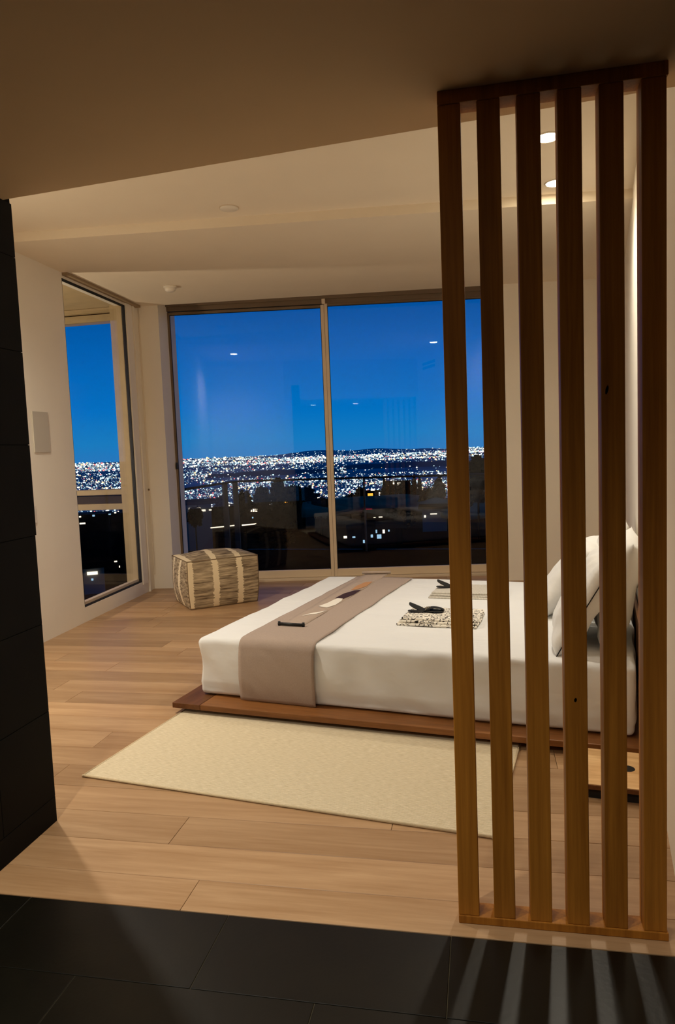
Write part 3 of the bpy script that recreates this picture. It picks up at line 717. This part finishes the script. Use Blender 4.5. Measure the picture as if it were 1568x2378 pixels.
valley_m = mat('valley_haze', (165, 172, 176), 1.0, noise_scale=.0006, amt=.35, spec=0)  # haze over the plain put into a paler ground colour
bm = bmesh.new(); gridv = []
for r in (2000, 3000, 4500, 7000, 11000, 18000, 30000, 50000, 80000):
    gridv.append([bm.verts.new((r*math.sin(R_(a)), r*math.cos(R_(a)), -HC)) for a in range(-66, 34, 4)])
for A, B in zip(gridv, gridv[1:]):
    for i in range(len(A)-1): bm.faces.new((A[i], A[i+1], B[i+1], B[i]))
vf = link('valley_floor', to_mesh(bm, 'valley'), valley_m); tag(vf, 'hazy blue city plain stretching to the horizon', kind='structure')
far_m = mat('distant_ridge', (205, 195, 195), 1.0, spec=0)  # pale colour stands for the haze in front of the ridge
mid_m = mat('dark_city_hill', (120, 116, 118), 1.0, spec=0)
def ridge(name, label, r, a0, a1, h, depth, m_, seed, z=-HC):
    bm = bmesh.new(); rr = []
    n = 40
    for i in range(n+1):
        t = i/n; a = R_(a0+(a1-a0)*t); prof = max(0, math.sin(math.pi*t))**.6*(.75+.5*noise.noise(Vector((t*5, seed, 0))))
        rr.append([bm.verts.new(((r+d)*math.sin(a), (r+d)*math.cos(a), z+hh)) for d, hh in ((-depth, -2), (-depth*.4, h*prof*.6), (0, h*prof), (depth*.5, h*prof*.7), (depth, -2))])
    for A, B in zip(rr, rr[1:]):
        for k in range(4): bm.faces.new((A[k], A[k+1], B[k+1], B[k]))
    o = link(name, to_mesh(bm, name, True), m_); return tag(o, label, 'hill')
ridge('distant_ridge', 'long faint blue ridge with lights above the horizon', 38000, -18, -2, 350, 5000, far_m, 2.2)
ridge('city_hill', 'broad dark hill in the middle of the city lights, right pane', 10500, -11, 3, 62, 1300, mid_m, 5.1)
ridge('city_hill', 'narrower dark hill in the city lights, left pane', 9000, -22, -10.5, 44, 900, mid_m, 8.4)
# city lights: thousands of little lamps, nobody could count them
rl = random.Random(3)
cl_m = [emit('city_white', (255, 250, 240), 2.6, False), emit('city_cyan', (200, 245, 250), 2.2, False), emit('city_warm', (255, 214, 150), 2.2, False), emit('city_red', (255, 120, 120), 1.6, False), emit('city_dim', (150, 190, 215), .8, False)]
def lights_mesh(n, sampler):
    vs_, fs, mi = [], [], []
    for _ in range(n):
        s = sampler()
        if s is None: continue
        (x, y, z), sx_, sz_, k = s
        b = len(vs_); d = Vector((x, y, 0)).normalized(); t = Vector((d.y, -d.x, 0))
        c = Vector((x, y, z))
        vs_ += [c+t*sx_, c-t*sx_, c+Vector((0, 0, sz_)), c-Vector((0, 0, sz_)), c+d*sx_, c-d*sx_]
        for f in ((0, 2, 5), (2, 1, 5), (1, 3, 5), (3, 0, 5), (2, 0, 4), (1, 2, 4), (3, 1, 4), (0, 3, 4)): fs.append([b+i for i in f]); mi.append(k)
    me = bpy.data.meshes.new('lights'); me.from_pydata(vs_, [], fs); me.update()
    me.polygons.foreach_set('material_index', mi)
    return me
def city_sampler():
    az = R_(rl.uniform(-46, 16))
    q = rl.random()
    if q < .40: dep = rl.uniform(5.5, 26)            # bright far band
    elif q < .52: dep = rl.uniform(24, 52)
    else: dep = 40 + 90*rl.random()**1.15
    dep_r = dep/1660.0
    if dep < 9 and rl.random() < .3: return None
    r = HC/dep_r
    lg = math.log(r)
    nzv = noise.noise(Vector((az*14, lg*9, 1.5))) + .7*noise.noise(Vector((az*45, lg*26, 7)))
    if nzv < rl.uniform(-.75, .22): return None
    if 33 < dep < 56 and R_(-10.5) < az < R_(2.6) and rl.random() < .93: return None
    if 40 < dep < 58 and R_(-21.5) < az < R_(-11) and rl.random() < .8: return None
    px = r/1660.0; s = (.46 + 1.5*rl.random()**3.5)
    if dep > 60: s *= 1.18
    k = rl.choices([0, 1, 2, 3, 4], [28, 30, 12, 6, 40])[0]
    return ((r*math.sin(az), r*math.cos(az), -HC+r*.0006+s*px*.5), s*px*1.35, s*px*.95, k)
ct = link('city_lights', lights_mesh(42000, city_sampler), cl_m); tag(ct, 'countless white and coloured lights of the city at night', 'city lights', kind='stuff')
def hill_sampler():
    t = rl.random(); az = R_(-17 + 14.5*t); r = 37000 - rl.uniform(0, 3000)
    hmax = 350*max(0, math.sin(math.pi*(R_(1)*0+(math.degrees(az)+18)/16)))**.6
    z = -HC + hmax*rl.uniform(.15, .75)
    px = r/1660; s = rl.uniform(.32, .75)
    return ((r*math.sin(az), (r-2500)*math.cos(az), z), s*px*1.3, s*px, rl.choices([0, 1, 4], [2, 2, 6])[0])
hl = link('ridge_lights', lights_mesh(260, hill_sampler), cl_m); tag(hl, 'scattered faint lights on the distant ridge', 'city lights', kind='stuff')

def px_pos(az_deg, r, dep_px):     # a direction from the viewpoint height, as azimuth, range and drop in 1/1660 rad
    a = R_(az_deg); return Vector((r*math.sin(a), r*math.cos(a), 1.4 - r*dep_px/1660.0))
def px_az(x): return -11.377 + math.degrees(math.atan((x-784)/1660.6))
def hor(x): return 1040 - .040*(x-1047)
win_w = emit('lit_window_white', (255, 240, 212), 1.7, False); win_b = emit('lit_window_blue', (170, 215, 245), .9, False); win_o = emit('lit_window_amber', (255, 176, 60), 1.5, False); win_r = emit('red_tail_light', (255, 60, 70), 2.0, False)
house_m = mat('house_render', (14, 14, 13), 1.0, spec=0); house_w = mat('house_pale', (110, 112, 106), .9); roof_m = mat('house_roof', (8, 8, 8), 1.0, spec=0)
def house(name, label, cx_, cy_, r, w, h, wins, wall=None, flat=True):
    """wins: list of (x px centre, y px centre, w px, h px, material); placed on the facade towards the terrace"""
    az = px_az(cx_); base = px_pos(az, r, cy_-hor(cx_)); k = r/1660.0
    e = empty(name, base, -R_(az)); tag(e, label, 'house')
    hw, hh = w*k/2, h*k/2
    link('wall', box_mesh(-hw, hw, .0, max(6, hw*1.2), -hh-8, hh), wall or house_m, e)
    link('roof', box_mesh(-hw-.8, hw+.8, -.9, max(6, hw*1.2)+.8, hh, hh+.5), roof_m, e)
    for (x, y, ww_, wh_, m_) in wins:
        X, Z = (x-cx_)*k, -(y-cy_)*k + (-.04*(x-cx_))*k
        link('window', box_mesh(X-ww_*k*.43, X+ww_*k*.43, -.12, .02, Z-wh_*k*.42, Z+wh_*k*.42), m_, e)  # some glowing boxes stand for lit eaves and fronts, not panes
house('house', 'pale house with lit eaves at the left of the left pane', 458, 1195, 120, 62, 44, [(452, 1183, 30, 6, win_w), (472, 1187, 10, 5, win_w), (487, 1186, 7, 3, win_w)], house_w)
house('house', 'dark house with one bright square window in the left pane', 556, 1205, 140, 46, 44, [(557, 1192, 15, 11, win_b), (532, 1177, 6, 6, win_w)])
house('house', 'dark house with a row of three lit panes', 590, 1200, 150, 40, 40, [(583, 1188, 5, 8, win_w), (589, 1188, 5, 8, win_w), (595, 1188, 5, 8, win_w), (586, 1205, 3, 4, win_b)])
house('amber_lit_block', 'amber-lit house on the ridge in the left pane', 695, 1172, 300, 92, 30, [(672, 1166, 28, 10, win_o), (690, 1170, 14, 12, win_o), (727, 1163, 12, 14, win_o), (741, 1166, 6, 18, win_w)])
house('house', 'ridge house with two lit windows in the right pane', 925, 1136, 380, 60, 26, [(917, 1124, 4, 9, win_w), (929, 1128, 9, 9, win_w), (907, 1133, 7, 5, win_w)])
house('amber_lit_block', 'tree in amber light, stood in for by glowing boxes, right pane', 862, 1160, 280, 40, 26, [(862, 1153, 14, 9, win_o), (870, 1168, 18, 5, win_o), (868, 1141, 10, 5, win_w)])  # box with glowing amber parts in place of a lit tree
house('house', 'house with warm lit front below the road in the right pane', 882, 1212, 120, 60, 24, [(870, 1208, 6, 7, win_w), (884, 1207, 10, 9, win_w), (897, 1211, 7, 3, win_w), (854, 1222, 5, 4, win_w)])
house('house', 'low dark house with bluish windows in the right pane', 870, 1250, 80, 100, 40, [(873, 1238, 4, 9, win_b), (890, 1238, 6, 10, win_w), (902, 1236, 4, 5, win_b), (862, 1249, 6, 8, win_b), (879, 1250, 12, 11, win_b), (800, 1252, 9, 6, win_w), (820, 1252, 8, 4, win_b), (843, 1262, 5, 8, win_b)])
house('house', 'house with bright eave light seen between the first two slats', 1106, 1150, 160, 40, 24, [(1106, 1142, 29, 4, win_w)])
house('house', 'pale walled house with small garden lights near the first slat', 1010, 1196, 150, 56, 24, [(988, 1202, 5, 6, win_w), (1028, 1200, 4, 8, win_w), (1008, 1196, 18, 2, win_w)], house_w)
house('hill_house', 'house with bright white front low in the left window', 207, 1325, 60, 44, 34, [(204, 1322, 26, 8, win_w), (203, 1336, 5, 5, win_b)], house_w)
house('hill_house', 'house with warm lit gable low in the left window', 204, 1298, 75, 34, 22, [(193, 1293, 5, 9, win_w), (207, 1299, 20, 4, win_w)])
house('hill_house', 'dark house with a scatter of pale windows in the left window', 250, 1290, 90, 44, 40, [(230, 1268, 5, 7, win_w), (242, 1272, 3, 3, win_w), (254, 1280, 4, 4, win_w), (245, 1292, 8, 5, win_b), (258, 1297, 10, 6, win_w), (268, 1310, 6, 5, win_w)])
house('hill_house', 'low house with a long lit strip in the left window', 288, 1305, 80, 34, 24, [(284, 1293, 19, 5, win_w), (298, 1304, 3, 6, win_w), (299, 1323, 8, 6, win_b)])
house('hill_house', 'far house with paired lit windows below the balcony rail', 294, 1196, 260, 24, 20, [(290, 1193, 6, 5, win_w), (299, 1193, 6, 5, win_w), (298, 1186, 8, 3, win_b)])
house('hill_house', 'far house with dotted lights below the balcony rail', 218, 1202, 260, 66, 20, [(188, 1196, 5, 4, win_w), (216, 1193, 6, 8, win_b), (234, 1190, 3, 3, win_w), (250, 1191, 6, 6, win_b), (262, 1189, 5, 4, win_w), (192, 1211, 14, 4, win_w)])
# road bend with tail lights
bm = bmesh.new(); rd = []
for (x, y, h, r) in ((700, 1196, 10, 150), (760, 1190, 12, 170), (820, 1184, 14, 190), (880, 1178, 12, 210), (940, 1176, 14, 210), (990, 1182, 16, 190), (1035, 1190, 16, 170), (1080, 1196, 14, 160), (1130, 1192, 12, 165)):
    p, q = px_pos(px_az(x), r, y-h-hor(x)), px_pos(px_az(x), r*.86, y+h-hor(x)); rd.append((bm.verts.new(p), bm.verts.new(q)))
for a, b in zip(rd, rd[1:]): bm.faces.new((a[0], b[0], b[1], a[1]))
ro = link('road', to_mesh(bm, 'road', True), lawn_m); so = ro.modifiers.new('t', 'SOLIDIFY'); so.thickness = 1.5; tag(ro, 'grey-green road bend on the dark slope', kind='structure')
def car_light(x, y, r, w, h, m_, label):
    p = px_pos(px_az(x), r, y-hor(x)); k = r/1660
    o = link('car_light', box_mesh(-w*k/2, w*k/2, -.1, .1, -h*k/2, h*k/2, bevel=.02), m_, None, p, -R_(px_az(x))); tag(o, label, 'car light', 'red lights on the road')
car_light(852, 1188, 170, 26, 4, win_r, 'upper red tail light streak on the road bend')
car_light(868, 1193, 168, 44, 3, win_r, 'lower red tail light streak on the road bend')
# strip lights of the terraces below
def strip(x, y, r, w, h, label):
    p = px_pos(px_az(x), r, y-hor(x)); k = r/1660
    o = link('strip_light', box_mesh(-w*k/2, w*k/2, -.05, .05, -h*k/2, h*k/2), win_w, None, p, -R_(px_az(x))+R_(2)); o.rotation_euler.y = R_(-2.5); tag(o, label, 'strip light', 'terrace strip lights')
strip(516, 1225, 60, 58, 2.4, 'longer thin strip light on the dark slope, left pane')
strip(577, 1221, 60, 34, 2.4, 'shorter thin strip light on the dark slope, left pane')
# trees
leaf_m = mat('dark_foliage', (5, 6, 4), 1.0, spec=0); bark_m = mat('dark_bark', (7, 6, 5), 1.0, spec=0)
def tree(x, ytop, ybot, wpx, r, label, shape='round', seed=0):
    az = px_az(x); base = px_pos(az, r, ybot-hor(x)); k = r/1660.0
    H, W_ = (ybot-ytop)*k, wpx*k
    e = empty('tree', base, 0); tag(e, label, 'tree', 'dark trees on the slope')
    rt = random.Random(seed); vs_, fs = [], []
    nleaf = 900
    for i in range(nleaf):
        while True:
            p = Vector((rt.uniform(-1, 1), rt.uniform(-1, 1), rt.uniform(-1, 1)))
            if p.length <= 1: break
        lob = .78 + .35*noise.noise(p.normalized()*2.3 + Vector((seed, 0, 0)))
        p = p.normalized()*(p.length**.5)*lob
        if shape == 'cone':
            tz = (p.z+1)/2; wv = (1-tz)**.8+.12; c = Vector((p.x*W_/2*wv, p.y*W_/2*wv, H*(.08+.92*tz)))
        else: c = Vector((p.x*W_/2, p.y*W_/2, H*.50 + p.z*H*.52))
        s = max(H, W_)*.055*rt.uniform(.6, 1.4)
        a = Vector((rt.uniform(-1, 1), rt.uniform(-1, 1), rt.uniform(-1, 1))).normalized(); b = a.orthogonal().normalized()
        n0 = len(vs_); vs_ += [c+a*s, c+b*s*.6, c-a*s, c-b*s*.6]; fs.append((n0, n0+1, n0+2, n0+3))
    me = bpy.data.meshes.new('crown'); me.from_pydata(vs_, [], fs); me.update()
    link('crown', me, leaf_m, e)
    bm = bmesh.new(); bmesh.ops.create_icosphere(bm, subdivisions=3, radius=1)
    for v in bm.verts:
        lob = .66 + .30*noise.noise(v.co*2.3 + Vector((seed, 0, 0)))
        p = v.co*lob
        if shape == 'cone': tz = (p.z+1)/2; wv = (1-tz)**.8+.1; v.co = Vector((p.x*W_/2*wv, p.y*W_/2*wv, H*(.08+.9*tz)))
        else: v.co = Vector((p.x*W_/2, p.y*W_/2, H*.50+p.z*H*.52))
    link('inner_foliage', to_mesh(bm, 'inner', True), leaf_m, e)
    link('trunk', tube_mesh([(0, 0, -6), (0, 0, H*.5)], [max(.12, W_*.05), max(.08, W_*.03)], 8), bark_m, e)
TREES = [(512, 1150, 1240, 34, 90, 'round'), (568, 1138, 1210, 46, 130, 'round'), (610, 1128, 1200, 50, 150, 'round'), (648, 1108, 1190, 44, 160, 'round'), (686, 1124, 1185, 60, 200, 'round'), (716, 1130, 1178, 44, 220, 'round'), (452, 1172, 1230, 40, 90, 'round'),
         (815, 1146, 1200, 60, 200, 'round'), (840, 1132, 1180, 34, 230, 'round'), (905, 1124, 1180, 44, 260, 'round'), (945, 1118, 1180, 54, 260, 'round'), (965, 1104, 1180, 16, 250, 'cone'), (977, 1107, 1178, 13, 250, 'cone'), (895, 1112, 1176, 12, 270, 'cone'),
         (1022, 1108, 1180, 34, 230, 'round'), (1113, 1050, 1175, 62, 120, 'round'), (1085, 1112, 1190, 60, 150, 'round'), (1000, 1130, 1200, 64, 180, 'round'), (745, 1156, 1210, 70, 150, 'round'), (640, 1165, 1290, 120, 50, 'round'), (930, 1188, 1230, 90, 110, 'round')]
TL = ['dark round tree left of the bright square window', 'dark tree above the bright square window', 'dark tree right of the three lit panes', 'taller tree reaching into the city lights, left pane', 'wide tree above the amber house', 'tree at the right end of the amber house', 'low shrub tree in front of the pale house',
      'wide dark tree beside the window mullion, right pane', 'small tree left of the amber-lit tree', 'round tree left of the ridge house', 'round tree in front of the ridge house', 'tall cypress right of the ridge house', 'shorter cypress at the far right of the ridge house', 'slim cypress left of the ridge house',
      'round tree just left of the first slat', 'big dark tree seen between the first two slats', 'wide low tree behind the first slat', 'broad tree above the pale walled house', 'broad tree just left of the mullion', 'large near bush low in the left pane', 'low dark bush along the road bend']
for i, (t, lab) in enumerate(zip(TREES, TL)): tree(*t[:5], lab, t[5], seed=i*3+1)
